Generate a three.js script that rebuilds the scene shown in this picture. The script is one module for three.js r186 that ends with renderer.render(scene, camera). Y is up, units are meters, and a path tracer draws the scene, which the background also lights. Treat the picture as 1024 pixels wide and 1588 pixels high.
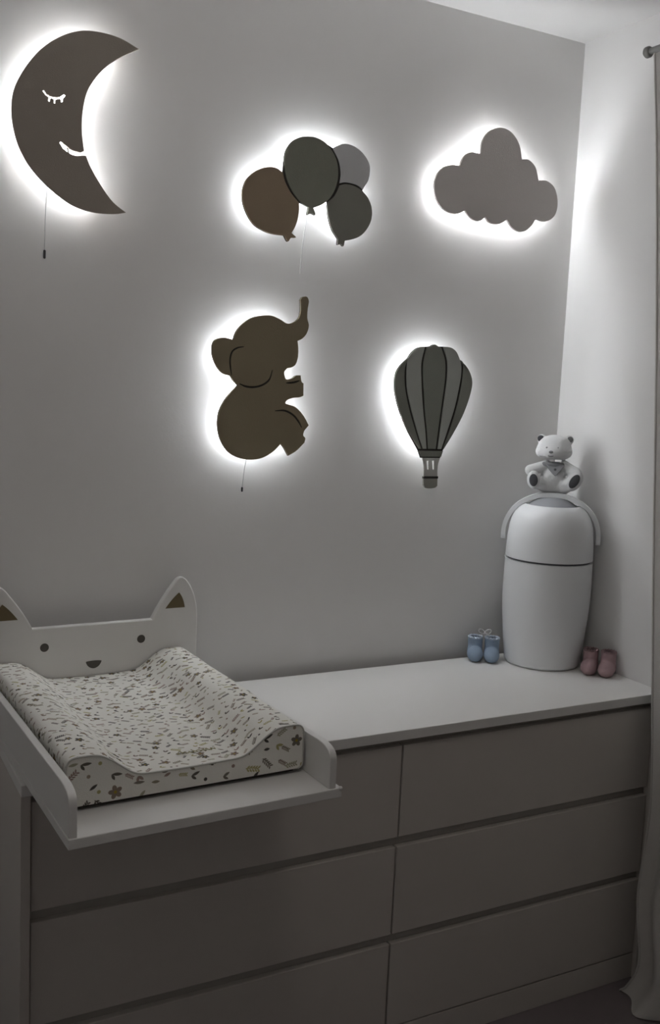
import * as THREE from 'three';
import { RoundedBoxGeometry } from 'three/addons/geometries/RoundedBoxGeometry.js';
import { MarchingCubes } from 'three/addons/objects/MarchingCubes.js';
import { mergeGeometries, mergeVertices, toCreasedNormals } from 'three/addons/utils/BufferGeometryUtils.js';
import { RectAreaLightUniformsLib } from 'three/addons/lights/RectAreaLightUniformsLib.js';

// ------------------------------------------------------------------ camera, light, exposure
const scene = new THREE.Scene();
scene.background = new THREE.Color(0x000000);            // a closed room at night
const camera = new THREE.PerspectiveCamera(54.93, 1024 / 1588, 0.05, 30);
camera.position.set(-1.1456, 1.506, 2.2178);
camera.rotation.set(-0.1232, -0.4932, 0.0449, 'YXZ');
const renderer = new THREE.WebGLRenderer({ antialias: true });
renderer.toneMapping = THREE.LinearToneMapping;
renderer.toneMappingExposure = 2.55;
renderer.shadowMap.enabled = true;
renderer.shadowMap.type = THREE.PCFSoftShadowMap;
RectAreaLightUniformsLib.init();
const LED_COLOR = new THREE.Color(0.93, 0.965, 1.0);
const LED_GLOW = 48;          // what the strip itself shows, sideways out of the gap
const LED_LIGHT = 2;         // the strip's face towards the wall
const FILL_LIGHT = 0.12;         // candela: dim warm fill globe, unseen, added under the ceiling, above the picture's top edge
const FILL_COLOR = new THREE.Color(1.0, 0.945, 0.89);
// the strips themselves are built in lampStrip, the added fill globe at the end of the room shell

// ------------------------------------------------------------------ helpers
let seed = 7;
const rnd = () => { seed = (seed * 1664525 + 1013904223) >>> 0; return seed / 4294967296; };
const used = {};
const numbered = (n) => { used[n] = (used[n] ?? -1) + 1; return used[n] ? n + '_' + String(used[n]).padStart(3, '0') : n; };
function mesh(name, geo, mat, parent) {
  const m = new THREE.Mesh(geo, mat);
  m.name = numbered(name); m.castShadow = m.receiveShadow = true;
  (parent ?? scene).add(m);
  return m;
}
function structure(name, geo, mat, parent) { const m = mesh(name, geo, mat, parent); m.userData.kind = 'structure'; return m; }
function thing(name, label, category, pos, turn = 0, group) {
  const g = new THREE.Group();
  g.name = numbered(name); g.position.set(...pos); g.rotation.y = turn;
  g.userData = { label, category };
  if (group) g.userData.group = group;
  scene.add(g);
  return g;
}
const box = (x0, x1, y0, y1, z0, z1, r = 0) => {
  const g = r ? new RoundedBoxGeometry(x1 - x0, y1 - y0, z1 - z0, 3, r) : new THREE.BoxGeometry(x1 - x0, y1 - y0, z1 - z0);
  return g.translate((x0 + x1) / 2, (y0 + y1) / 2, (z0 + z1) / 2);
};
// value noise, tiling, for fine relief
function noiseTexture(n, layers, lo, hi, repeat, srgb) {
  const acc = new Float32Array(n * n);
  for (const [cells, amp] of layers) {
    const lat = Float32Array.from({ length: cells * cells }, rnd);
    for (let y = 0; y < n; y++) for (let x = 0; x < n; x++) {
      const u = x / n * cells, v = y / n * cells, i = Math.floor(u), j = Math.floor(v);
      const s = (t) => t * t * (3 - 2 * t), a = s(u - i), b = s(v - j), L = (p, q) => lat[(p % cells) + (q % cells) * cells];
      acc[x + y * n] += amp * ((L(i, j) * (1 - a) + L(i + 1, j) * a) * (1 - b) + (L(i, j + 1) * (1 - a) + L(i + 1, j + 1) * a) * b);
    }
  }
  let mn = 1e9, mx = -1e9; for (const v of acc) { mn = Math.min(mn, v); mx = Math.max(mx, v); }
  const data = new Uint8Array(n * n * 4);
  for (let k = 0; k < n * n; k++) {
    const t = (acc[k] - mn) / (mx - mn);
    for (let c = 0; c < 3; c++) data[k * 4 + c] = Math.round((lo[c] + (hi[c] - lo[c]) * t) * 255);
    data[k * 4 + 3] = 255;
  }
  const tex = new THREE.DataTexture(data, n, n);
  tex.wrapS = tex.wrapT = THREE.RepeatWrapping; tex.magFilter = THREE.LinearFilter;
  tex.repeat.set(repeat, repeat); if (srgb) tex.colorSpace = THREE.SRGBColorSpace; tex.needsUpdate = true;
  return tex;
}
// box-mapped uv in metres
function metreUV(g) {
  const p = g.attributes.position, n = g.attributes.normal, uv = new Float32Array(p.count * 2);
  for (let i = 0; i < p.count; i++) {
    const ax = Math.abs(n.getX(i)), ay = Math.abs(n.getY(i)), az = Math.abs(n.getZ(i));
    const [u, v] = az >= ax && az >= ay ? [p.getX(i), p.getY(i)] : ay >= ax ? [p.getX(i), p.getZ(i)] : [p.getZ(i), p.getY(i)];
    uv[2 * i] = u; uv[2 * i + 1] = v;
  }
  g.setAttribute('uv', new THREE.BufferAttribute(uv, 2));
  return g;
}

// ------------------------------------------------------------------ materials
const W3 = [1, 1, 1], K3 = [0, 0, 0];
const plasterBump = noiseTexture(256, [[64, 0.5], [128, 0.6], [20, 0.4]], K3, W3, 2.5);
const grainBump = noiseTexture(256, [[128, 0.7], [50, 0.4]], K3, W3, 12);
const fuzzBump = noiseTexture(256, [[128, 1], [64, 0.6]], K3, W3, 14);
const std = (color, roughness, extra = {}) => new THREE.MeshStandardMaterial({ color: new THREE.Color().setRGB(...color), roughness, ...extra });
const M = {
  wall: std([0.82, 0.81, 0.80], 0.92, { bumpMap: plasterBump, bumpScale: 0.00012 }),
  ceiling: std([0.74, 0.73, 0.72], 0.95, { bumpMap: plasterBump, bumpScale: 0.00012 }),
  floor: std([0.24, 0.205, 0.215], 0.55, { bumpMap: grainBump, bumpScale: 0.0005 }),
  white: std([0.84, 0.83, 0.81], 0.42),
  front: std([0.63, 0.59, 0.55], 0.5),  // same white furniture paint, darkened to put shade into the upright faces
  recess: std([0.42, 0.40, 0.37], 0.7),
  topper: std([0.81, 0.80, 0.78], 0.4),
  inlay: std([0.16, 0.12, 0.06], 0.6, { bumpMap: grainBump, bumpScale: 0.0003 }),
  eye: std([0.09, 0.08, 0.07], 0.5),
  plastic: std([0.80, 0.81, 0.82], 0.38),
  plasticGrey: std([0.30, 0.31, 0.33], 0.5),
  seam: std([0.10, 0.10, 0.11], 0.6),
  plush: std([0.84, 0.84, 0.84], 1, { bumpMap: fuzzBump, bumpScale: 0.002 }),
  plushDark: std([0.10, 0.10, 0.11], 1, { bumpMap: fuzzBump, bumpScale: 0.001 }),
  plushGrey: std([0.30, 0.30, 0.31], 1, { bumpMap: fuzzBump, bumpScale: 0.001 }),
  blue: std([0.36, 0.46, 0.60], 1, { bumpMap: fuzzBump, bumpScale: 0.002 }),
  pink: std([0.54, 0.37, 0.39], 1, { bumpMap: fuzzBump, bumpScale: 0.002 }),
  lace: std([0.66, 0.64, 0.65], 1),
  curtain: std([0.68, 0.66, 0.63], 0.95, { side: THREE.DoubleSide, bumpMap: grainBump, bumpScale: 0.0004 }),
  metal: std([0.24, 0.235, 0.225], 0.45, { metalness: 0.6 }),
  backing: std([0.035, 0.032, 0.028], 0.85),
  cord: std([0.55, 0.55, 0.55], 0.6),
  cordEnd: std([0.04, 0.04, 0.045], 0.5),
  rim: std([0.75, 0.75, 0.75], 0.6),
  led: new THREE.MeshStandardMaterial({ color: 0xffffff, roughness: 0.6, emissive: LED_COLOR, emissiveIntensity: LED_GLOW }),
};
const board = (c) => std(c, 0.75, { bumpMap: grainBump, bumpScale: 0.0004 });

// ------------------------------------------------------------------ room shell
const XR = 0.782, XL = -1.75, ZN = 2.75, HC = 2.4866, T = 0.12;
structure('wall_back', metreUV(box(XL - T, XR + T, -T, HC + T, -T, 0)), M.wall);
structure('wall_right', metreUV(box(XR, XR + T, 0, HC, 0, ZN)), M.wall);
structure('wall_left', metreUV(box(XL - T, XL, 0, HC, 0, ZN)), M.wall);
structure('wall_front', metreUV(box(XL - T, XR + T, -T, HC + T, ZN, ZN + T)), M.wall);
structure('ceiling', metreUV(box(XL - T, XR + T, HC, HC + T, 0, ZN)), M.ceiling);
structure('floor', metreUV(box(XL - T, XR + T, -T, 0, 0, ZN)), M.floor);

{ // unseen globe lamp, added under the ceiling as dim overhead fill
  const t = thing('added_fill_lamp', 'unseen opal globe lamp added under the ceiling as dim fill light', 'fill lamp', [-0.50, 2.26, 1.30]);
  const globe = mesh('fill_globe', new THREE.SphereGeometry(0.11, 32, 20), std([0.8, 0.78, 0.74], 0.5, { emissive: FILL_COLOR, emissiveIntensity: 0.16 }), t);
  mesh('fill_lamp_rose', new THREE.CylinderGeometry(0.045, 0.05, 0.03, 32).translate(0, HC - 2.26 - 0.015, 0), M.white, t);
  mesh('fill_lamp_stem', new THREE.CylinderGeometry(0.006, 0.006, HC - 2.26 - 0.13, 12).translate(0, (HC - 2.26 + 0.08) / 2, 0), M.metal, t);
  const l = new THREE.PointLight(FILL_COLOR, FILL_LIGHT, 0, 2); l.castShadow = true; l.shadow.radius = 4.5; l.shadow.mapSize.set(1024, 1024); t.add(l);
}

// ------------------------------------------------------------------ dresser
{
  const d = thing('dresser', 'long white six-drawer dresser against the wall under the lit shapes', 'dresser', [-0.0175, 0, 0]);
  const o = 0.0175;                                       // part coordinates below are measured along the room
  const b = (n, m, ...a) => mesh(n, box(a[0] + o, a[1] + o, ...a.slice(2)), m, d);
  b('top_panel', M.white, -0.815, 0.780, 0.757, 0.780, 0.034, 0.484, 0.002);  // paler than the fronts: the light from above is put into its colour
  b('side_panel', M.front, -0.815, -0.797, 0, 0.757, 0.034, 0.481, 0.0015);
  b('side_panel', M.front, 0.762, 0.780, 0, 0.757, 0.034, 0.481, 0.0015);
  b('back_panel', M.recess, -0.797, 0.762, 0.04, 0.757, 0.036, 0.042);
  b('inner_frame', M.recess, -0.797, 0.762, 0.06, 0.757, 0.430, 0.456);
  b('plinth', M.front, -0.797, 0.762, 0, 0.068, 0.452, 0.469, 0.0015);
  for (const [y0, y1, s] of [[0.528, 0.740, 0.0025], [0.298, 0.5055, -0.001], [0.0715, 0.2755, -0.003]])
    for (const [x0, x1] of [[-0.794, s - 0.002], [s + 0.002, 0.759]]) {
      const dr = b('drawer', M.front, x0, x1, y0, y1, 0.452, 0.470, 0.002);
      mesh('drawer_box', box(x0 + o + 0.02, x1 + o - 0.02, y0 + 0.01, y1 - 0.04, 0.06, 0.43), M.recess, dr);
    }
}

// ------------------------------------------------------------------ changing topper with the cat-face back board
const TOP = thing('changing_table_top', 'white changing board with a cat-face back panel resting on the dresser', 'changing table', [-0.5655, 0.78, 0.402], 0.038);
{
  mesh('base_plate', box(-0.245, 0.249, 0, 0.018, -0.352, 0.352, 0.002), M.topper, TOP);
  // side panels, front upper corner rounded
  const s = new THREE.Shape();
  s.moveTo(-0.33, 0); s.lineTo(0.349, 0); s.lineTo(0.349, 0.050);
  s.bezierCurveTo(0.349, 0.068, 0.335, 0.077, 0.295, 0.077); s.lineTo(-0.33, 0.070); s.closePath();
  const pg = new THREE.ExtrudeGeometry(s, { depth: 0.011, bevelEnabled: true, bevelThickness: 0.0015, bevelSize: 0.0015, bevelOffset: -0.0015, bevelSegments: 2, curveSegments: 16 });
  pg.rotateY(-Math.PI / 2);                               // shape x -> z, depth -> -x
  for (const x of [-0.2315, 0.236]) mesh('side_panel', pg.clone().translate(x, 0.018, 0), M.topper, TOP);
  // back board
  const h = new THREE.Shape();
  h.moveTo(-0.249, 0.018); h.lineTo(0.249, 0.018); h.lineTo(0.249, 0.165);
  h.bezierCurveTo(0.249, 0.215, 0.238, 0.245, 0.222, 0.266); h.bezierCurveTo(0.211, 0.280, 0.200, 0.279, 0.190, 0.264);
  h.bezierCurveTo(0.168, 0.236, 0.152, 0.212, 0.136, 0.181); h.lineTo(-0.136, 0.181);
  h.bezierCurveTo(-0.152, 0.212, -0.168, 0.236, -0.190, 0.264); h.bezierCurveTo(-0.200, 0.279, -0.211, 0.280, -0.222, 0.266);
  h.bezierCurveTo(-0.238, 0.245, -0.249, 0.215, -0.249, 0.165); h.closePath();
  const bb = mesh('back_board', new THREE.ExtrudeGeometry(h, { depth: 0.011, bevelEnabled: true, bevelThickness: 0.003, bevelSize: 0.003, bevelOffset: -0.003, bevelSegments: 4, curveSegments: 14 }).translate(0, 0, -0.348), M.topper, TOP);
  const flat = (shape, d = 0.002) => new THREE.ExtrudeGeometry(shape, { depth: d, bevelEnabled: true, bevelThickness: 0.0006, bevelSize: 0.0006, bevelOffset: -0.0006, bevelSegments: 2, curveSegments: 20 }).translate(0, 0, -0.3355);
  for (const k of [-1, 1]) {
    const t = new THREE.Shape();
    t.moveTo(k * 0.168, 0.204); t.quadraticCurveTo(k * 0.185, 0.228, k * 0.201, 0.240); t.quadraticCurveTo(k * 0.212, 0.228, k * 0.216, 0.204); t.closePath();
    mesh('ear_inlay', flat(t), M.inlay, bb).userData.label = 'brown inner ear';
    mesh('eye', flat(new THREE.Shape().absarc(k * 0.1105, 0.137, 0.0095, 0, Math.PI * 2)), M.eye, bb).userData.label = 'dark round eye';
  }
  const n = new THREE.Shape();
  n.moveTo(-0.018, 0.095); n.bezierCurveTo(-0.014, 0.0975, 0.014, 0.0975, 0.018, 0.095); n.bezierCurveTo(0.015, 0.083, 0.006, 0.079, 0, 0.079); n.bezierCurveTo(-0.006, 0.079, -0.015, 0.083, -0.018, 0.095);
  mesh('nose', flat(n), M.eye, bb).userData.label = 'dark half-round nose';
  // white screw cap on the front right corner of the plate
  mesh('corner_cap', new THREE.SphereGeometry(0.0035, 12, 8).translate(0.246, 0.0175, 0.3515), M.white, TOP);
}

// ------------------------------------------------------------------ changing mat
{
  // printed cotton: sprigs, small leaves and blossoms
  const S = 2048, cv = document.createElement('canvas'); cv.width = cv.height = S;
  const g = cv.getContext('2d'), PX = S / 0.64;          // the sheet covers 0.64 m
  g.fillStyle = '#f0eee7'; g.fillRect(0, 0, S, S);
  const inks = ['#7d766b', '#8d7d70', '#5f5a52', '#a8a48e', '#8f8673', '#a99a88', '#b3ac7c', '#504c47', '#9f8a80'];
  const leaf = (x, y, a, l, w, ink) => {
    g.save(); g.translate(x, y); g.rotate(a); g.fillStyle = ink; g.beginPath(); g.moveTo(0, 0);
    g.quadraticCurveTo(l * 0.5, -w, l, 0); g.quadraticCurveTo(l * 0.5, w, 0, 0); g.fill(); g.restore();
  };
  const sprig = (x, y, a, s, ink) => {
    g.save(); g.translate(x, y); g.rotate(a); g.strokeStyle = ink; g.lineWidth = s * 0.16; g.beginPath(); g.moveTo(-s, 0); g.quadraticCurveTo(0, -s * 0.25, s, 0); g.stroke(); g.restore();
    for (let k = -2; k <= 2; k++) for (const sd of [-1, 1]) {
      const bx = x + Math.cos(a) * s * k * 0.42, by = y + Math.sin(a) * s * k * 0.42;
      leaf(bx, by, a + sd * 0.8, s * 0.66, s * 0.27, ink);
    }
  };
  const blossom = (x, y, s, ink) => {
    for (let k = 0; k < 5; k++) { const a = k * 1.2566 + x; g.fillStyle = ink; g.beginPath(); g.ellipse(x + Math.cos(a) * s * 0.55, y + Math.sin(a) * s * 0.55, s * 0.48, s * 0.34, a, 0, 7); g.fill(); }
    g.fillStyle = '#a58f3c'; g.beginPath(); g.arc(x, y, s * 0.24, 0, 7); g.fill();
  };
  const cell = 0.0185 * PX;
  for (let j = 0; j * cell < S; j++) for (let i = 0; i * cell < S; i++) {
    const x = (i + 0.5 + (rnd() - 0.5) * 0.8 + (j % 2) * 0.5) * cell, y = (j + 0.5 + (rnd() - 0.5) * 0.7) * cell, r = rnd(), ink = inks[Math.floor(rnd() * inks.length)];
    const a = (rnd() - 0.5) * 1.9;
    if (r < 0.42) sprig(x, y, a, (0.005 + rnd() * 0.004) * PX, ink);
    else if (r < 0.52) blossom(x, y, (0.006 + rnd() * 0.003) * PX, inks[Math.floor(rnd() * 3)]);
    else if (r < 0.86) { leaf(x, y, a, (0.008 + rnd() * 0.006) * PX, 0.0036 * PX, ink); if (rnd() < 0.6) leaf(x, y, a + 1, 0.008 * PX, 0.0034 * PX, ink); }
    else { g.fillStyle = ink; g.beginPath(); g.arc(x, y, 0.0022 * PX, 0, 7); g.fill(); }
  }
  const tex = new THREE.CanvasTexture(cv); tex.colorSpace = THREE.SRGBColorSpace; tex.wrapS = tex.wrapT = THREE.RepeatWrapping;
  tex.repeat.set(1 / 0.64, 1 / 0.64); tex.anisotropy = 8;
  const cotton = std([1, 1, 1], 0.9, { map: tex, bumpMap: grainBump, bumpScale: 0.0004 });
  const texEnd = tex.clone(); texEnd.repeat.set(1.05, 1.05); texEnd.offset.set(0.37, 0.12); texEnd.needsUpdate = true;
  const cottonEnd = std([1, 1, 1], 0.9, { map: texEnd, bumpMap: grainBump, bumpScale: 0.0004 });
  const P = thing('changing_mat', 'concave padded changing mat covered in leaf-print cotton on the changing board', 'changing mat', [-0.5685, 0.7985, 0.402], 0.038);
  // cross-section: heights over x, then down the flanks
  const top = [[-0.2205, 0.062], [-0.219, 0.083], [-0.212, 0.0905], [-0.190, 0.0925], [-0.167, 0.0905], [-0.147, 0.081], [-0.128, 0.067], [-0.110, 0.054], [-0.095, 0.048], [-0.06, 0.046], [0, 0.045]];
  const full = [...top, ...top.slice(0, -1).reverse().map(([x, y]) => [-x, y])];
  const curve = new THREE.CatmullRomCurve3(full.map(([x, y]) => new THREE.Vector3(x, y, 0)), false, 'centripetal');
  const prof = [[-0.211, 0.008], [-0.219, 0.013], [-0.2205, 0.035], ...curve.getPoints(80).map((p) => [p.x, p.y]), [0.2205, 0.035], [0.219, 0.013], [0.211, 0.008]];
  const Z0 = -0.331, Z1 = 0.258, NZ = 40, pos = [], uv = [], idx = [];
  let len = [0]; for (let i = 1; i < prof.length; i++) len.push(len[i - 1] + Math.hypot(prof[i][0] - prof[i - 1][0], prof[i][1] - prof[i - 1][1]));
  for (let j = 0; j <= NZ; j++) for (let i = 0; i < prof.length; i++) {
    const t = j / NZ, z = Z0 + (Z1 - Z0) * t, [x, y] = prof[i];
    const sag = y > 0.03 ? 0.0012 * Math.sin(z * 23 + x * 9) + 0.001 * Math.sin(z * 51 - x * 31) : 0;
    pos.push(x, y + sag * Math.min(1, 8 * Math.min(t, 1 - t)), z); uv.push(len[i], z);
  }
  const n = prof.length;
  for (let j = 0; j < NZ; j++) for (let i = 0; i + 1 < n; i++) { const a = j * n + i, b = a + 1, c = a + n, e = c + 1; idx.push(a, c, b, b, c, e); }
  const G = new THREE.BufferGeometry(); G.setAttribute('position', new THREE.Float32BufferAttribute(pos, 3)); G.setAttribute('uv', new THREE.Float32BufferAttribute(uv, 2)); G.setIndex(idx); G.computeVertexNormals();
  mesh('mat_cover', G, cotton, P);
  const cap = new THREE.Shape(prof.map(([x, y]) => new THREE.Vector2(x, y)));
  mesh('end_panel', new THREE.ShapeGeometry(cap).translate(0, 0, Z1), cottonEnd, P).userData.label = 'upright front end panel';
  mesh('end_panel', new THREE.ShapeGeometry(cap).rotateY(Math.PI).translate(0, 0, Z0), cotton, P);
  mesh('mat_shadow_strip', box(-0.208, 0.208, 0, 0.0085, Z0 + 0.012, Z1 - 0.012), std([0.10, 0.09, 0.08], 0.9), P).userData.label = 'dark strip standing in for the shadow gap under the mat';  // dark inset box added to paint in the shadow gap below the mat
  const sq = []; for (let k = 0; k <= 40; k++) sq.push(new THREE.Vector3(-0.004 + k * 0.0019 + 0.002 * Math.sin(k * 1.7), 0.0468, 0.196 + 0.004 * Math.sin(k * 1.35) - (k % 13 === 4 ? 0.007 : 0)));
  mesh('embroidered_mark', new THREE.TubeGeometry(new THREE.CatmullRomCurve3(sq), 200, 0.0007, 5), std([0.36, 0.33, 0.16], 0.9), P).userData.label = 'small olive embroidered mark';
  const seamLine = new THREE.CatmullRomCurve3(prof.map(([x, y]) => new THREE.Vector3(x, y, Z1)), false, 'centripetal');
  mesh('piping', new THREE.TubeGeometry(seamLine, 160, 0.0016, 6), std([0.62, 0.61, 0.57], 0.9), P);
}

// ------------------------------------------------------------------ lit wall shapes
// outlines in millimetres from the lamp's centre: chains of smooth strokes that meet in corners
const chain = (segs, per = 7) => {
  const out = [];
  for (const s of segs) {
    const pts = []; for (let i = 0; i < s.length; i += 2) pts.push(new THREE.Vector3(s[i] / 1000, s[i + 1] / 1000, 0));
    const run = pts.length > 2 ? new THREE.CatmullRomCurve3(pts, false, 'centripetal').getPoints((pts.length - 1) * per) : pts;
    for (const p of run) if (!out.length || Math.hypot(p.x - out.at(-1).x, p.y - out.at(-1).y) > 2e-4) out.push(new THREE.Vector2(p.x, p.y));
  }
  if (out[0].distanceTo(out.at(-1)) < 4e-4) out.pop();
  return out;
};
const stroke = (s, w) => {                                // the outline of a line of width w (mm), as one loop
  const pts = []; for (let i = 0; i < s.length; i += 2) pts.push(new THREE.Vector3(s[i] / 1000, s[i + 1] / 1000, 0));
  const c = new THREE.CatmullRomCurve3(pts, false, 'centripetal'), N = 18, A = [], B = [];
  for (let i = 0; i <= N; i++) {
    const p = c.getPoint(i / N), t = c.getTangent(i / N), h = w / 2000 * Math.min(1, 0.45 + 2.2 * Math.min(i, N - i) / N);
    A.push(new THREE.Vector2(p.x - t.y * h, p.y + t.x * h)); B.push(new THREE.Vector2(p.x + t.y * h, p.y - t.x * h));
  }
  return [...A, ...B.reverse()];
};
const plate = (pts, z, depth, holes = [], bevel = 0.0008) => {
  const s = new THREE.Shape(pts); for (const h of holes) s.holes.push(new THREE.Path(h));
  return metreUV(new THREE.ExtrudeGeometry(s, { depth: depth - 2 * bevel, bevelEnabled: true, bevelThickness: bevel, bevelSize: bevel, bevelOffset: -bevel, bevelSegments: 2, steps: 1 }).translate(0, 0, z + bevel));
};
const GAP = 0.034;                                        // the boards stand this far off the wall
function lampStrip(root, pts, inset, shift = [0, 0]) {
  // the strip runs round the back, `inset` inside the edge
  const area = THREE.ShapeUtils.area(pts) > 0 ? 1 : -1, n = pts.length, dense = [];
  for (let i = 0; i < n; i++) { const a = pts[i], b = pts[(i + 1) % n], k = Math.max(1, Math.round(a.distanceTo(b) / 0.002)); for (let j = 0; j < k; j++) dense.push(a.clone().lerp(b, j / k)); }
  const kept = [], m = dense.length;
  for (let i = 0; i < m; i++) {
    const t = dense[(i + 4) % m].clone().sub(dense[(i - 4 + m) % m]).normalize(), p = new THREE.Vector2(dense[i].x - t.y * inset * area, dense[i].y + t.x * inset * area);
    if (dense.every((q) => q.distanceTo(p) > inset * 0.93)) if (!kept.length || kept.at(-1).distanceTo(p) > 0.006) kept.push(p);
  }
  const c3 = new THREE.CatmullRomCurve3(kept.map((p) => new THREE.Vector3(p.x + shift[0], p.y + shift[1], 0)), true, 'centripetal');
  const L = c3.getLength(), N = Math.round(L / 0.006), ring = c3.getSpacedPoints(N).slice(0, N), tang = ring.map((p, i) => ring[(i + 1) % N].clone().sub(ring[(i - 1 + N) % N]).normalize());
  const ribbon = (hw, z0, z1) => {
    const pos = [], idx = [];
    for (let i = 0; i < N; i++) for (const [s, z] of [[-1, z0], [1, z0], [1, z1], [-1, z1]]) pos.push(ring[i].x - tang[i].y * hw * s, ring[i].y + tang[i].x * hw * s, z);
    for (let i = 0; i < N; i++) for (let k = 0; k < 4; k++) { const a = i * 4 + k, b = i * 4 + (k + 1) % 4, c = ((i + 1) % N) * 4 + k, d = ((i + 1) % N) * 4 + (k + 1) % 4; idx.push(a, c, b, b, c, d); }
    const g = new THREE.BufferGeometry(); g.setAttribute('position', new THREE.Float32BufferAttribute(pos, 3)); g.setIndex(idx); g.computeVertexNormals();
    return toCreasedNormals(g, 0.7);
  };
  const z0 = 0.0045;
  mesh('rim', ribbon(0.0022, z0 + 0.005, GAP + 0.0004), M.rim, root).userData.label = 'white rim that carries the light strip';
  mesh('led_strip', ribbon(0.0018, z0, z0 + 0.005), M.led, root).userData.label = 'white light strip behind the board';
  // its light: thin area lights along the strip, facing the wall just in front of it
  const pieces = Math.max(6, Math.round(L / 0.085));
  for (let k = 0; k < pieces; k++) {
    const a = c3.getPointAt(k / pieces), b = c3.getPointAt(((k + 1) / pieces) % 1), l = new THREE.RectAreaLight(LED_COLOR, LED_LIGHT, a.distanceTo(b), 0.006);
    l.position.set((a.x + b.x) / 2, (a.y + b.y) / 2, z0 - 0.0005); l.rotation.z = Math.atan2(b.y - a.y, b.x - a.x);
    root.add(l);
  }
  // blocks that hold the board off the wall
  const ins = (p) => { let o = false; for (let i = 0, j = n - 1; i < n; j = i++) if ((pts[i].y > p.y) !== (pts[j].y > p.y) && p.x < (pts[j].x - pts[i].x) * (p.y - pts[i].y) / (pts[j].y - pts[i].y) + pts[i].x) o = !o; return o; };
  const spots = [];
  for (let y = 0.2; y > -0.2; y -= 0.01) for (let x = -0.2; x < 0.2; x += 0.01) { const p = new THREE.Vector2(x, y); if (ins(p) && dense.every((q) => q.distanceTo(p) > inset + 0.012)) spots.push(p); }
  if (spots.length) for (const p of [spots[0], spots.at(-1)]) mesh('spacer', box(p.x - 0.008, p.x + 0.008, p.y - 0.008, p.y + 0.008, 0, GAP), M.backing, root);
}
function pullCord(root, x0, y0, x1, y1, endLength) {
  const c = new THREE.CatmullRomCurve3([new THREE.Vector3(x0, y0, GAP - 0.003), new THREE.Vector3((x0 + x1) / 2 + 0.0008, (y0 + y1) / 2, 0.010), new THREE.Vector3(x1, y1, 0.007)]);
  const cd = mesh('pull_cord', new THREE.TubeGeometry(c, 24, 0.0009, 6), M.cord, root);
  if (endLength) mesh('cord_end', new THREE.CapsuleGeometry(0.0026, endLength, 4, 10).translate(x1, y1 - endLength / 2, 0.007), M.cordEnd, cd).userData.label = 'dark cord end';
}
const lamp = (name, label, at) => thing(name, label, 'wall lamp', [at[0], at[1], 0], 0, undefined);

{ // moon: one board with the face cut through
  const r = lamp('moon_lamp', 'dark crescent moon wall lamp with a sleeping face cut through it', [-0.687, 2.027]);
  const smile = stroke([29, -29, 38, -38, 49, -45, 64, -48, 79, -46], 8.5), A = smile.slice(0, 19), B = smile.slice(19);
  const outer = chain([[194, 189, 155, 203, 111, 207, 69, 202, 27, 182, -14, 148, -46, 104, -66, 61, -71, 20, -66, -19, -53, -57, -28, -94, 14, -131, 56, -155, 96, -164, 126, -164, 153, -161, 172, -156], [172, -156, 144, -138, 117, -107, 94, -72, 83, -49]]);
  const inner = chain([[79, -40, 74, -1, 75, 37, 83, 79, 100, 111, 126, 142, 156, 166, 194, 189]]);
  inner.pop();
  // the smile opens into the inner edge: along its lower side to the tip, back along its upper side
  const pts = [...outer, ...B.slice(2), ...A.slice(0, -2), ...inner];
  // closed eye: an arc with three lashes hanging from it, one loop
  const eye = [[-6, 70], [-1, 63], [6, 59.8], [16, 58.8], [27, 61.5], [36, 69], [38.5, 66.5], [33.5, 60.5], [33, 52], [29.5, 52], [28.6, 58], [18.3, 55.2], [17.8, 47], [14.4, 47], [14.3, 55], [8, 55.8], [5.8, 48.5], [2.6, 49.3], [3.8, 57], [-3.6, 61], [-9, 68]].map(([x, y]) => new THREE.Vector2(x / 1000, y / 1000)).reverse();
  const bd = mesh('moon_board', plate(pts, GAP, 0.006, [eye]), board([0.31, 0.27, 0.235]), r);
  const whole = chain([[194, 189, 155, 203, 111, 207, 69, 202, 27, 182, -14, 148, -46, 104, -66, 61, -71, 20, -66, -19, -53, -57, -28, -94, 14, -131, 56, -155, 96, -164, 126, -164, 153, -161, 172, -156], [172, -156, 144, -138, 117, -107, 94, -72, 82, -45, 74, -1, 75, 37, 83, 79, 100, 111, 126, 142, 156, 166, 194, 189]]);
  lampStrip(r, whole, 0.032, [-0.002, 0]);
  pullCord(r, 0.004, -0.120, 0.005, -0.252, 0.014);
}
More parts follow.
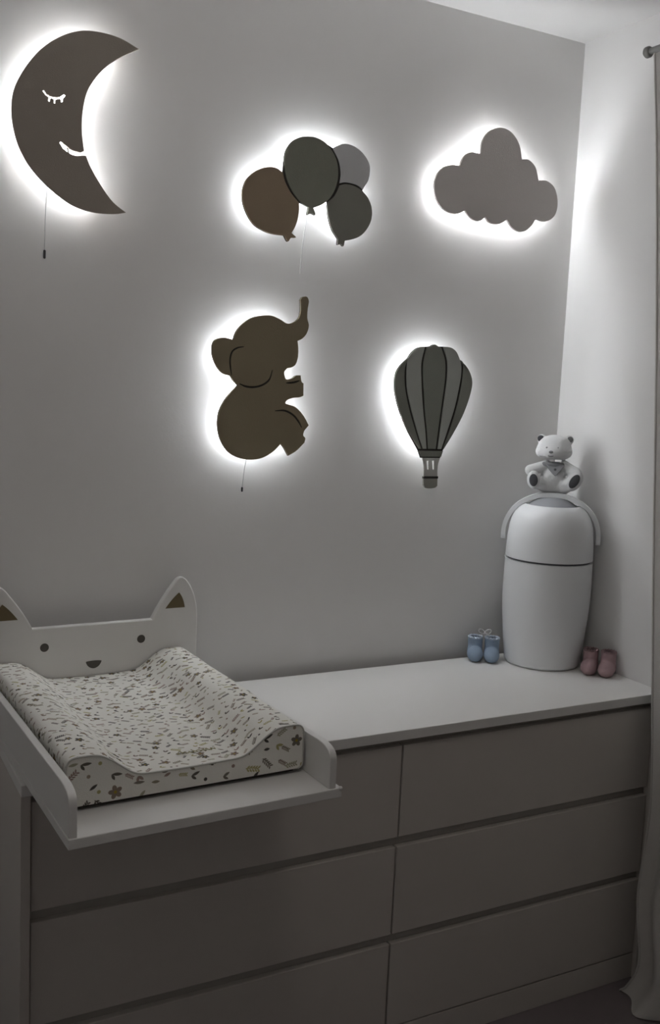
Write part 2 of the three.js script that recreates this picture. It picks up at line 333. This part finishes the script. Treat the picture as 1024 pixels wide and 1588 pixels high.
{ // bunch of balloons
  const r = lamp('balloons_lamp', 'wall lamp shaped as a bunch of four balloons', [-0.076, 1.981]);
  const out = chain([[-64, 57, -60, 77, -45, 99, -25, 112, -5, 117, 17, 118, 43, 110, 66, 101], [66, 101, 78, 109, 91, 115, 110, 116, 134, 109, 154, 95, 168, 75, 169, 57, 165, 38, 151, 14], [151, 14, 167, -2, 179, -25, 180, -50, 172, -71, 155, -92, 134, -104, 108, -111], [108, -111, 104, -125, 97, -121, 88, -123, 88, -109], [88, -109, 71, -89, 59, -60, 55, -39, 55, -25], [55, -25, 38, -35, 18, -43], [18, -43, 24, -60, 12, -58, 3, -62, 5, -44], [5, -44, -10, -39, -20, -36], [-20, -36, -21, -66, -27, -90, -37, -109], [-37, -109, -25, -118, -38, -121, -46, -130, -57, -117], [-57, -117, -85, -117, -111, -112, -136, -100, -154, -78, -164, -56, -167, -30, -159, -4, -142, 15, -121, 28, -100, 34, -82, 34, -65, 28], [-65, 28, -65, 42, -64, 57]]);
  mesh('backing_board', plate(out, GAP, 0.005), M.backing, r);
  const f = (name, segs, c, label) => { mesh(name, plate(chain(segs), GAP + 0.005, 0.003), board(c), r).userData.label = label; };
  f('balloon_panel', [[-64, 57, -60, 77, -45, 99, -25, 112, -5, 117, 17, 118, 43, 110, 61, 95, 75, 74, 81, 47, 78, 17, 63, -14, 42, -33, 18, -44], [18, -44, 24, -60, 12, -58, 3, -62, 5, -45], [5, -45, -16, -36, -38, -15, -55, 12, -61, 34, -64, 57]], [0.21, 0.212, 0.172], 'grey-green middle balloon');
  f('balloon_panel', [[-66, 27, -82, 34, -100, 34, -121, 28, -142, 15, -159, -4, -167, -30, -164, -56, -154, -78, -136, -100, -111, -112, -85, -117, -57, -117], [-57, -117, -46, -130, -38, -121, -25, -118, -37, -109], [-37, -109, -27, -90, -21, -66, -20, -38], [-20, -38, -43, -17, -60, 8, -66, 27]], [0.29, 0.22, 0.15], 'brown balloon');
  f('balloon_panel', [[64, 98, 78, 109, 91, 115, 110, 116, 134, 109, 154, 95, 168, 75, 169, 57, 165, 38, 150, 16], [150, 16, 137, 23, 120, 26, 101, 26, 86, 22], [86, 22, 88, 43, 82, 71, 64, 98]], [0.55, 0.55, 0.56], 'pale grey balloon');
  f('balloon_panel', [[86, 17, 101, 22, 120, 22, 137, 18, 150, 12], [150, 12, 167, -2, 179, -25, 180, -50, 172, -71, 155, -92, 134, -104, 108, -111], [108, -111, 104, -125, 97, -121, 88, -123, 88, -109], [88, -109, 71, -89, 59, -60, 55, -39, 56, -26], [56, -26, 73, -10, 82, 6, 86, 17]], [0.22, 0.215, 0.185], 'dark grey balloon');
  lampStrip(r, out, 0.034, [-0.004, 0.010]);
  pullCord(r, 0.012, -0.030, 0.006, -0.196, 0);
}
{ // cloud
  const r = lamp('cloud_lamp', 'grey cloud wall lamp high up beside the room corner', [0.477, 2.070]);
  const out = chain([[-120, 23, -109, 47, -90, 61, -69, 63, -56, 62], [-56, 62, -54, 92, -34, 121, 2, 137, 38, 132, 67, 106, 80, 68], [80, 68, 101, 70, 125, 57, 141, 22], [141, 22, 170, 24, 197, 10, 212, -24, 207, -59, 188, -77, 166, -83, 140, -80], [140, -80, 129, -97, 109, -114, 87, -119, 62, -112, 43, -94], [43, -94, 27, -104, 6, -109, -16, -106, -29, -95], [-29, -95, -41, -105, -58, -108, -80, -100, -94, -86], [-94, -86, -112, -95, -132, -98, -161, -91, -184, -70, -194, -38, -188, -9, -166, 14, -143, 22, -120, 23]]);
  mesh('cloud_board', plate(out, GAP, 0.008), board([0.60, 0.56, 0.54]), r);
  lampStrip(r, out, 0.033, [-0.001, 0]);
}
{ // elephant
  const r = lamp('elephant_lamp', 'brown sitting elephant wall lamp with its trunk raised', [-0.182, 1.521]);
  const out = chain([[99, 197, 104, 204, 116, 206, 122, 197, 120, 177, 120, 155, 125, 137, 119, 117, 108, 105, 96, 99], [96, 99, 99, 81, 99, 61, 93, 42, 83, 35, 71, 32], [71, 32, 64, 23, 65, 14, 70, 6, 84, 8, 96, 16, 108, 17], [108, 17, 112, 1, 117, -2], [117, -2, 118, -32], [118, -32, 109, -36, 88, -39, 74, -45, 70, -52, 75, -54, 97, -60, 119, -79, 136, -104], [136, -104, 124, -118], [124, -118, 122, -129, 128, -136, 126, -147], [126, -147, 104, -168, 83, -180], [83, -180, 71, -162, 62, -151], [62, -151, 43, -169, 15, -185, -13, -190, -44, -187, -72, -174, -94, -147, -104, -114, -103, -82, -91, -54, -73, -30, -57, -14], [-57, -14, -68, -5, -76, 7], [-76, 7, -97, 13, -115, 34, -124, 64, -119, 86, -98, 95, -72, 92], [-72, 92, -65, 111, -48, 131, -25, 146, 2, 153, 26, 154, 50, 146, 66, 139, 82, 142, 96, 153, 101, 170, 99, 197]]);
  mesh('backing_board', plate(out, GAP, 0.005), M.backing, r);
  const cuts = [stroke([-44, 77, -61, 73, -73, 64, -78, 46, -76, 25, -73, 9], 4), stroke([-52, -10, -39, -15, -19, -17, 4, -12, 24, 2, 32, 26], 4.5), stroke([70, -3, 89, -1, 106, 4], 4.5), stroke([43, -71, 69, -70, 92, -80, 107, -95, 117, -110], 4.5)];
  mesh('elephant_panel', plate(out, GAP + 0.005, 0.003, cuts.map((c) => c.reverse())), board([0.255, 0.21, 0.135]), r).userData.label = 'brown face with dark grooves for ear, arm and leg';
  lampStrip(r, out, 0.031, [-0.004, 0]);
  pullCord(r, -0.014, -0.150, -0.022, -0.262, 0.007);
}
{ // hot-air balloon
  const r = lamp('hot_air_balloon_lamp', 'striped grey hot-air balloon wall lamp with a small basket', [0.315, 1.502]);
  const out = chain([[-16, 128, -4, 134, 10, 129], [10, 129, 33, 130, 52, 128, 68, 118, 79, 98], [79, 98, 102, 83, 118, 62, 125, 40, 121, 11, 102, -44, 69, -103, 44, -142], [44, -142, 37, -163], [37, -163, -25, -163], [-25, -163, -35, -143], [-35, -143, -77, -84, -108, -22, -119, 20, -117, 54, -103, 76, -83, 94], [-83, 94, -74, 107, -55, 122, -24, 127], [-24, 127, -16, 128]]);
  mesh('backing_board', plate(out, GAP, 0.005), M.backing, r);
  const dark = board([0.225, 0.23, 0.20]), pale = board([0.40, 0.41, 0.38]);
  const f = (segs, m, label, name = 'stripe_panel') => { mesh(name, plate(chain(segs), GAP + 0.005, 0.003), m, r).userData.label = label; };
  f([[-83, 94, -103, 76, -117, 54, -119, 20, -108, -22, -77, -84, -35, -139], [-35, -139, -26, -139], [-26, -139, -51, -85, -71, -35, -86, 15, -91, 52, -89, 88], [-89, 88, -83, 94]], dark, 'dark stripe');
  f([[-83, 95, -74, 107, -55, 122, -33, 125], [-33, 125, -41, 85, -38, 42, -33, -1, -26, -45, -17, -92, -10, -139], [-10, -139, -22, -139], [-22, -139, -46, -85, -66, -33, -81, 16, -85, 52, -85, 88], [-85, 88, -83, 95]], pale, 'pale stripe');
  f([[-27, 126, -16, 128, -4, 134, 10, 129, 19, 126], [19, 126, 33, 92, 36, 52, 32, 1, 27, -50, 23, -94, 19, -139], [19, -139, -5, -139], [-5, -139, -12, -92, -21, -45, -27, -1, -33, 42, -35, 86, -27, 126]], dark, 'dark stripe');
  f([[24, 129, 33, 130, 52, 128, 68, 118, 79, 100], [79, 100, 84, 90, 87, 64, 82, 22, 72, -29, 55, -84, 37, -139], [37, -139, 25, -139], [25, -139, 29, -94, 33, -49, 38, 1, 42, 52, 39, 93, 24, 129]], pale, 'pale stripe');
  f([[82, 97, 102, 83, 118, 62, 125, 40, 121, 11, 102, -44, 69, -103, 45, -139], [45, -139, 42, -139], [42, -139, 62, -84, 78, -29, 88, 22, 92, 64, 90, 91, 82, 97]], dark, 'dark stripe');
  f([[-34, -144, 43, -144], [43, -144, 38, -160], [38, -160, -25, -160], [-25, -160, -34, -144]], dark, 'narrow collar', 'collar_panel');
  const slit = (a, b, c, d) => [[a, -170], [b, -170], [d, -194], [c, -194]].map(([x, y]) => new THREE.Vector2(x / 1000, y / 1000));
  const ropes = chain([[-21, -163, 35, -163], [35, -163, 31, -175, 29, -190, 30, -214], [30, -214, -14, -214], [-14, -214, -16, -181, -21, -163]]);
  mesh('rope_panel', plate(ropes, GAP + 0.004, 0.003, [slit(-8, 0, -5, 1), slit(9, 17, 12, 18)], 0.0004), board([0.50, 0.50, 0.47]), r).userData.label = 'pale rope panel with two slits';
  mesh('basket_panel', plate(chain([[-13, -214, 31, -214], [31, -214, 32, -238], [32, -238, 24, -243, -6, -243, -12, -237], [-12, -237, -13, -214]]), GAP, 0.0066), board([0.29, 0.29, 0.255]), r).userData.label = 'grey basket';
  mesh('basket_rim', box(-0.014, 0.032, -0.218, -0.212, GAP, GAP + 0.0085, 0.001), M.backing, r);
  lampStrip(r, out, 0.034, [-0.005, 0]);
}

// ------------------------------------------------------------------ nappy bin
{
  const b = thing('nappy_bin', 'tall white nappy bin with rounded lid and carry handle in the corner', 'bin', [0.66, 0.78, 0.143], Math.atan2(-0.66, 0.75));
  // own axes: x across the view, z towards the room
  const lathe = (pts) => new THREE.LatheGeometry(new THREE.SplineCurve(pts.map((p) => new THREE.Vector2(...p))).getPoints(40), 72);
  mesh('bin_body', lathe([[0.0, 0.004], [0.085, 0.001], [0.102, 0.006], [0.106, 0.03], [0.113, 0.10], [0.1185, 0.17], [0.1195, 0.23], [0.118, 0.285], [0.115, 0.291], [0.06, 0.291], [0, 0.291]]), M.plastic, b);
  mesh('seam_ring', new THREE.CylinderGeometry(0.1125, 0.1125, 0.010, 72, 1, true).translate(0, 0.293, 0), M.seam, b).userData.label = 'dark joint under the lid';
  const lid = mesh('lid', lathe([[0.0, 0.296], [0.10, 0.296], [0.1165, 0.297], [0.1180, 0.302], [0.1165, 0.345], [0.112, 0.385], [0.102, 0.415], [0.088, 0.433], [0.074, 0.4415], [0.069, 0.4405], [0.066, 0.437], [0, 0.437]]), M.plastic, b);
  mesh('lid_flap', lathe([[0.0, 0.463], [0.02, 0.4615], [0.042, 0.455], [0.058, 0.446], [0.0655, 0.439], [0.0655, 0.436]]), M.plasticGrey, lid).userData.label = 'grey domed top flap';
  // handle: a flat band arching from pivot to pivot
  const N = 48, w = 0.014, th = 0.0058, pos = [], idx = [];
  for (let i = 0; i <= N; i++) {
    const a = Math.PI * i / N, c = Math.cos(a), s = Math.sin(a), R = 0.1275, H = 0.112, y0 = 0.356;
    const px = -R * Math.sign(c) * Math.pow(Math.abs(c), 0.9), py = y0 + H * Math.pow(s, 0.95);
    const nx = -c / R, ny = s / H, l = Math.hypot(nx, ny);
    for (const [u, v] of [[-1, -1], [1, -1], [1, 1], [-1, 1]]) pos.push(px + nx / l * th * v, py + ny / l * th * v, w * u);
  }
  for (let i = 0; i < N; i++) for (let k = 0; k < 4; k++) { const p = i * 4 + k, q = i * 4 + (k + 1) % 4; idx.push(p, p + 4, q, q, p + 4, q + 4); }
  idx.push(0, 1, 2, 0, 2, 3, N * 4, N * 4 + 2, N * 4 + 1, N * 4, N * 4 + 3, N * 4 + 2);
  let g = new THREE.BufferGeometry(); g.setAttribute('position', new THREE.Float32BufferAttribute(pos, 3)); g.setIndex(idx); g.computeVertexNormals();
  const hd = mesh('handle', toCreasedNormals(g, 0.8), M.plastic, b);
  for (const k of [-1, 1]) mesh('pivot', new THREE.CylinderGeometry(0.0145, 0.0145, 0.0125, 28).rotateZ(Math.PI / 2).translate(k * 0.1272, 0.353, 0), M.plastic, hd);
}

// ------------------------------------------------------------------ soft toys and booties: blended round volumes
function blob(f, lo, hi, res) {                           // surface where f (a signed distance, metres) is zero
  const mc = new MarchingCubes(res, M.plush, false, false, 200000), s = res, half = res / 2;
  const at = (i, a) => lo[a] + (hi[a] - lo[a]) * ((i - half) / half * 0.5 + 0.5);
  for (let z = 0; z < s; z++) for (let y = 0; y < s; y++) for (let x = 0; x < s; x++) mc.field[x + y * s + z * s * s] = -f(at(x, 0), at(y, 1), at(z, 2));
  mc.isolation = 0; mc.update();
  const n = mc.count, p = new Float32Array(n * 3);
  for (let i = 0; i < n; i++) for (let a = 0; a < 3; a++) p[3 * i + a] = lo[a] + (hi[a] - lo[a]) * (mc.positionArray[3 * i + a] * 0.5 + 0.5);
  let g = new THREE.BufferGeometry(); g.setAttribute('position', new THREE.BufferAttribute(p, 3));
  g = mergeVertices(g, 1e-5); g.computeVertexNormals();
  return metreUV(g);
}
const smin = (a, b, k) => { const h = Math.max(k - Math.abs(a - b), 0) / k; return Math.min(a, b) - h * h * k / 4; };
const ell = (x, y, z, c, r) => { const k0 = Math.hypot((x - c[0]) / r[0], (y - c[1]) / r[1], (z - c[2]) / r[2]), k1 = Math.hypot((x - c[0]) / r[0] ** 2, (y - c[1]) / r[1] ** 2, (z - c[2]) / r[2] ** 2); return k1 ? k0 * (k0 - 1) / k1 : -Math.min(...r); };
const cap = (x, y, z, a, b, ra, rb) => {
  const d = [b[0] - a[0], b[1] - a[1], b[2] - a[2]], q = [x - a[0], y - a[1], z - a[2]], t = Math.min(1, Math.max(0, (q[0] * d[0] + q[1] * d[1] + q[2] * d[2]) / (d[0] ** 2 + d[1] ** 2 + d[2] ** 2)));
  return Math.hypot(q[0] - d[0] * t, q[1] - d[1] * t, q[2] - d[2] * t) - (ra + (rb - ra) * t);
};
{ // teddy: own axes as the bin's, sitting on the lid behind the handle
  const turn = Math.atan2(-0.66, 0.75), t = thing('teddy_bear', 'white and grey plush bear sitting on top of the nappy bin', 'toy bear', [0.682, 1.2475, 0.118], turn);
  const body = (x, y, z) => {
    let d = ell(x, y, z, [-0.004, 0.040, -0.004], [0.034, 0.044, 0.030]);
    let hd = smin(ell(x, y, z, [-0.006, 0.132, 0.004], [0.044, 0.032, 0.034]), ell(x, y, z, [-0.007, 0.116, 0.006], [0.049, 0.026, 0.035]), 0.012);
    hd = -smin(-hd, y - 0.0955, 0.012);                                                            // flat under the chin
    d = smin(d, hd, 0.003);                                                                        // head
    d = smin(d, ell(x, y, z, [-0.014, 0.113, 0.036], [0.019, 0.013, 0.011]), 0.010);            // muzzle
    d = smin(d, ell(x, y, z, [-0.042, 0.150, -0.002], [0.012, 0.013, 0.008]), 0.005);           // ears
    d = smin(d, ell(x, y, z, [0.031, 0.151, -0.002], [0.013, 0.013, 0.008]), 0.005);
    d = smin(d, cap(x, y, z, [-0.024, 0.078, 0.0], [-0.066, 0.064, 0.016], 0.015, 0.015), 0.010);   // arms
    d = smin(d, cap(x, y, z, [0.024, 0.078, 0.0], [0.054, 0.062, 0.018], 0.016, 0.017), 0.010);
    d = smin(d, cap(x, y, z, [-0.024, 0.022, 0.004], [-0.054, 0.036, 0.038], 0.018, 0.016), 0.010); // legs
    d = smin(d, cap(x, y, z, [0.026, 0.022, 0.004], [0.051, 0.038, 0.035], 0.020, 0.017), 0.010);
    const foot = (cx, cy, r, t) => { const u = x - cx, v = y - cy, c = Math.cos(t), s = Math.sin(t); return ell(u * c + v * s, v * c - u * s, z, [0, 0, 0.046], r); };
    d = smin(d, foot(-0.055, 0.040, [0.018, 0.025, 0.012], 0.1), 0.004);                           // feet
    d = smin(d, foot(0.053, 0.043, [0.020, 0.030, 0.012], -0.5), 0.004);
    return d;
  };
  const bd = mesh('bear_body', blob(body, [-0.10, -0.015, -0.055], [0.09, 0.185, 0.075], 84), M.plush, t);
  const e = (name, c, r, m, rot = 0, label) => { const s = mesh(name, new THREE.SphereGeometry(1, 24, 16).scale(...r), m, bd); s.position.set(...c); s.rotation.z = rot; if (label) s.userData.label = label; return s; };
  e('foot_pad', [-0.055, 0.040, 0.0565], [0.0115, 0.017, 0.0035], M.plushDark, 0.1, 'dark grey sole');
  e('foot_pad', [0.053, 0.043, 0.0565], [0.0115, 0.0205, 0.0035], M.plushDark, -0.5, 'dark grey sole');
  e('ear_lining', [-0.0445, 0.152, 0.0045], [0.009, 0.009, 0.004], M.plushDark, 0.5, 'dark ear lining');
  e('ear_lining', [0.034, 0.153, 0.0045], [0.008, 0.008, 0.003], M.plushGrey, -0.5, 'grey ear lining');
  e('eye', [-0.026, 0.129, 0.0375], [0.0028, 0.0028, 0.002], M.plushGrey); e('eye', [0.003, 0.129, 0.0378], [0.0035, 0.0035, 0.002], M.plushGrey);
  e('nose', [-0.014, 0.118, 0.0465], [0.006, 0.004, 0.003], M.plushGrey);
  mesh('mouth', new THREE.TubeGeometry(new THREE.QuadraticBezierCurve3(new THREE.Vector3(-0.021, 0.108, 0.0462), new THREE.Vector3(-0.014, 0.105, 0.0475), new THREE.Vector3(-0.007, 0.108, 0.0462)), 12, 0.0009, 6), M.plushDark, bd);
  // neckerchief: band round the neck and a pointed bib
  mesh('neckerchief', new THREE.TorusGeometry(0.026, 0.006, 12, 40).rotateX(Math.PI / 2).scale(1.05, 0.9, 1).translate(-0.006, 0.083, 0.001), M.plushGrey, t).userData.label = 'grey neckerchief';
  const s = new THREE.Shape(); s.moveTo(-0.024, 0); s.quadraticCurveTo(0, -0.005, 0.024, 0); s.quadraticCurveTo(0.012, -0.020, 0.002, -0.030); s.quadraticCurveTo(-0.013, -0.018, -0.024, 0);
  const bib = mesh('bib', new THREE.ExtrudeGeometry(s, { depth: 0.002, bevelEnabled: true, bevelThickness: 0.001, bevelSize: 0.001, bevelSegments: 2 }), M.plushGrey, t);
  bib.position.set(-0.001, 0.083, 0.0265); bib.rotation.x = -0.08;
  e('button', [0.0, 0.070, 0.0300], [0.0035, 0.0035, 0.002], M.plushDark, 0, 'dark button');
}
// crocheted booties
function bootieGeo() {
  const f = (x, y, z) => {
    let d = ell(x, y, z, [0, 0.019, 0.022], [0.0205, 0.0195, 0.028]);
    d = smin(d, cap(x, y, z, [0, 0.019, 0.015], [0, 0.018, -0.022], 0.0195, 0.0185), 0.008);
    const shaft = Math.max(Math.hypot(x * 1.0, z + 0.014) - 0.0198 - 0.03 * Math.max(0, y - 0.035), y - 0.060, 0.01 - y);
    d = smin(d, shaft, 0.008);
    d = Math.max(d, -Math.max(Math.hypot(x, z + 0.014) - 0.0155, 0.030 - y));   // the opening for the foot
    return Math.max(d, -y);
  };
  return blob(f, [-0.03, -0.004, -0.05], [0.03, 0.074, 0.058], 56);
}
const BG = bootieGeo(), CUFF = (() => { const gs = []; for (let k = 0; k < 14; k++) { const a = k / 14 * Math.PI * 2; gs.push(new THREE.SphereGeometry(0.0043, 10, 8).translate(Math.cos(a) * 0.0172, 0.060, Math.sin(a) * 0.0172 - 0.014)); } return mergeGeometries(gs); })();
const LACE = (() => {
  const gs = [new THREE.SphereGeometry(0.0035, 10, 8)];
  for (const k of [-1, 1]) {
    gs.push(new THREE.TorusGeometry(0.008, 0.0016, 8, 20).scale(1.1, 0.75, 1).rotateZ(k * 0.5).translate(k * 0.009, 0.004, 0));
    gs.push(new THREE.TubeGeometry(new THREE.QuadraticBezierCurve3(new THREE.Vector3(0, 0, 0), new THREE.Vector3(k * 0.007, -0.002, 0.006), new THREE.Vector3(k * 0.014, -0.007, 0.008)), 10, 0.0014, 6));
  }
  return mergeGeometries(gs.map((g) => g.toNonIndexed())).translate(-0.021, 0.0745, -0.006);
})();
function bootie(label, pos, turn, m, cuffMat, group, bow) {
  const t = thing('baby_bootie', label, 'baby shoe', pos, turn, group);
  mesh('bootie_body', BG, m, t); mesh('cuff', CUFF, cuffMat, t);
  if (bow) mesh('lace_bow', LACE, M.lace, t).userData.label = 'pale lace bow';
}
{
  const blueCuff = std([0.48, 0.54, 0.64], 1), a = -0.62, dir = [Math.cos(a), -Math.sin(a)];
  const put = (c, s, tn) => [c[0] + s * Math.cos(tn), 0.78, c[1] - s * Math.sin(tn)];
  bootie('left shoe of the light blue crocheted pair beside the nappy bin', put([0.512, 0.071], -0.0228, a), a + 0.03, M.blue, blueCuff, undefined, false);
  bootie('light blue crocheted baby shoe touching the bin, right of its pair, pale lace on top', put([0.512, 0.071], 0.0228, a), a - 0.03, M.blue, blueCuff, undefined, true);
  const b = -0.88;
  bootie('left shoe of the pink crocheted pair, tucked close against the bin', put([0.731, 0.291], -0.0232, b), b + 0.02, M.pink, M.pink, undefined, false);
  bootie('pink crocheted baby shoe nearer the side wall, right of its pair', put([0.731, 0.291], 0.0232, b), b - 0.02, M.pink, M.pink, undefined, false);
}

// ------------------------------------------------------------------ curtain and rod at the right wall
{
  const rod = thing('curtain_rod', 'thin grey curtain rod with round end near the ceiling', 'curtain rod', [0.70, 2.362, 1.1]);
  mesh('pole', new THREE.CylinderGeometry(0.008, 0.008, 1.54, 20).rotateX(Math.PI / 2), M.metal, rod);
  mesh('finial', new THREE.LatheGeometry([[0, 0], [0.009, 0.001], [0.0135, 0.006], [0.0135, 0.014], [0.011, 0.018], [0.008, 0.019]].map((p) => new THREE.Vector2(...p)), 28).rotateX(Math.PI / 2).translate(0, 0, -0.785), M.metal, rod);
  for (const z of [-0.42, 0.6]) { const br = mesh('bracket', new THREE.CylinderGeometry(0.006, 0.006, 0.078, 14).rotateZ(Math.PI / 2).translate(0.042, 0, z), M.metal, rod); mesh('bracket_plate', box(0.077, 0.082, -0.02, 0.02, z - 0.02, z + 0.02, 0.001), M.metal, br); }
  const edge = new THREE.SplineCurve([[0, 0.505], [0.03, 0.525], [0.11, 0.545], [0.27, 0.522], [0.51, 0.537], [0.80, 0.512], [1.07, 0.485], [1.70, 0.428], [2.10, 0.385], [2.352, 0.352]].map(([y, z]) => new THREE.Vector2(y, z)));
  const ys = edge.getPoints(90), NU = 150, pos = [], uv = [], idx = [];
  for (const { x: y0, y: z0 } of ys) for (let i = 0; i <= NU; i++) {
    const u = i / NU, y = Math.max(0.004, y0), low = Math.max(0, 1 - y / 0.10), hang = (2.36 - y) / 2.36;
    const z = z0 + (1.72 - z0) * u, ph = 2 * Math.PI * (u * 8.2) + 0.9 * Math.sin(u * 9);
    const amp = (0.022 + 0.012 * hang) * Math.min(1, 0.25 + u * 6);
    let x = 0.695 + amp * Math.sin(ph + 0.3 * hang) + 0.006 * Math.sin(ph * 0.5 + hang * 2) - 0.05 * low * low * (0.35 + u * 9) * Math.exp(-u * 9);
    pos.push(Math.min(x, 0.765), y, z); uv.push(u * 1.6, y);
  }
  for (let j = 0; j + 1 < ys.length; j++) for (let i = 0; i < NU; i++) { const a = j * (NU + 1) + i, b = a + 1, c = a + NU + 1, d = c + 1; idx.push(a, c, b, b, c, d); }
  const g = new THREE.BufferGeometry(); g.setAttribute('position', new THREE.Float32BufferAttribute(pos, 3)); g.setAttribute('uv', new THREE.Float32BufferAttribute(uv, 2)); g.setIndex(idx); g.computeVertexNormals();
  const ct = thing('curtain', 'long pale grey curtain falling to the floor beside the dresser end', 'curtain', [0, 0, 0]);
  mesh('curtain_cloth', g, M.curtain, ct);
  const hem = ys.map(({ x: y, y: z }, j) => new THREE.Vector3(pos[j * (NU + 1) * 3], pos[j * (NU + 1) * 3 + 1], pos[j * (NU + 1) * 3 + 2]));
  mesh('side_hem', new THREE.TubeGeometry(new THREE.CatmullRomCurve3(hem), 120, 0.003, 6), M.curtain, ct);
}

renderer.render(scene, camera);
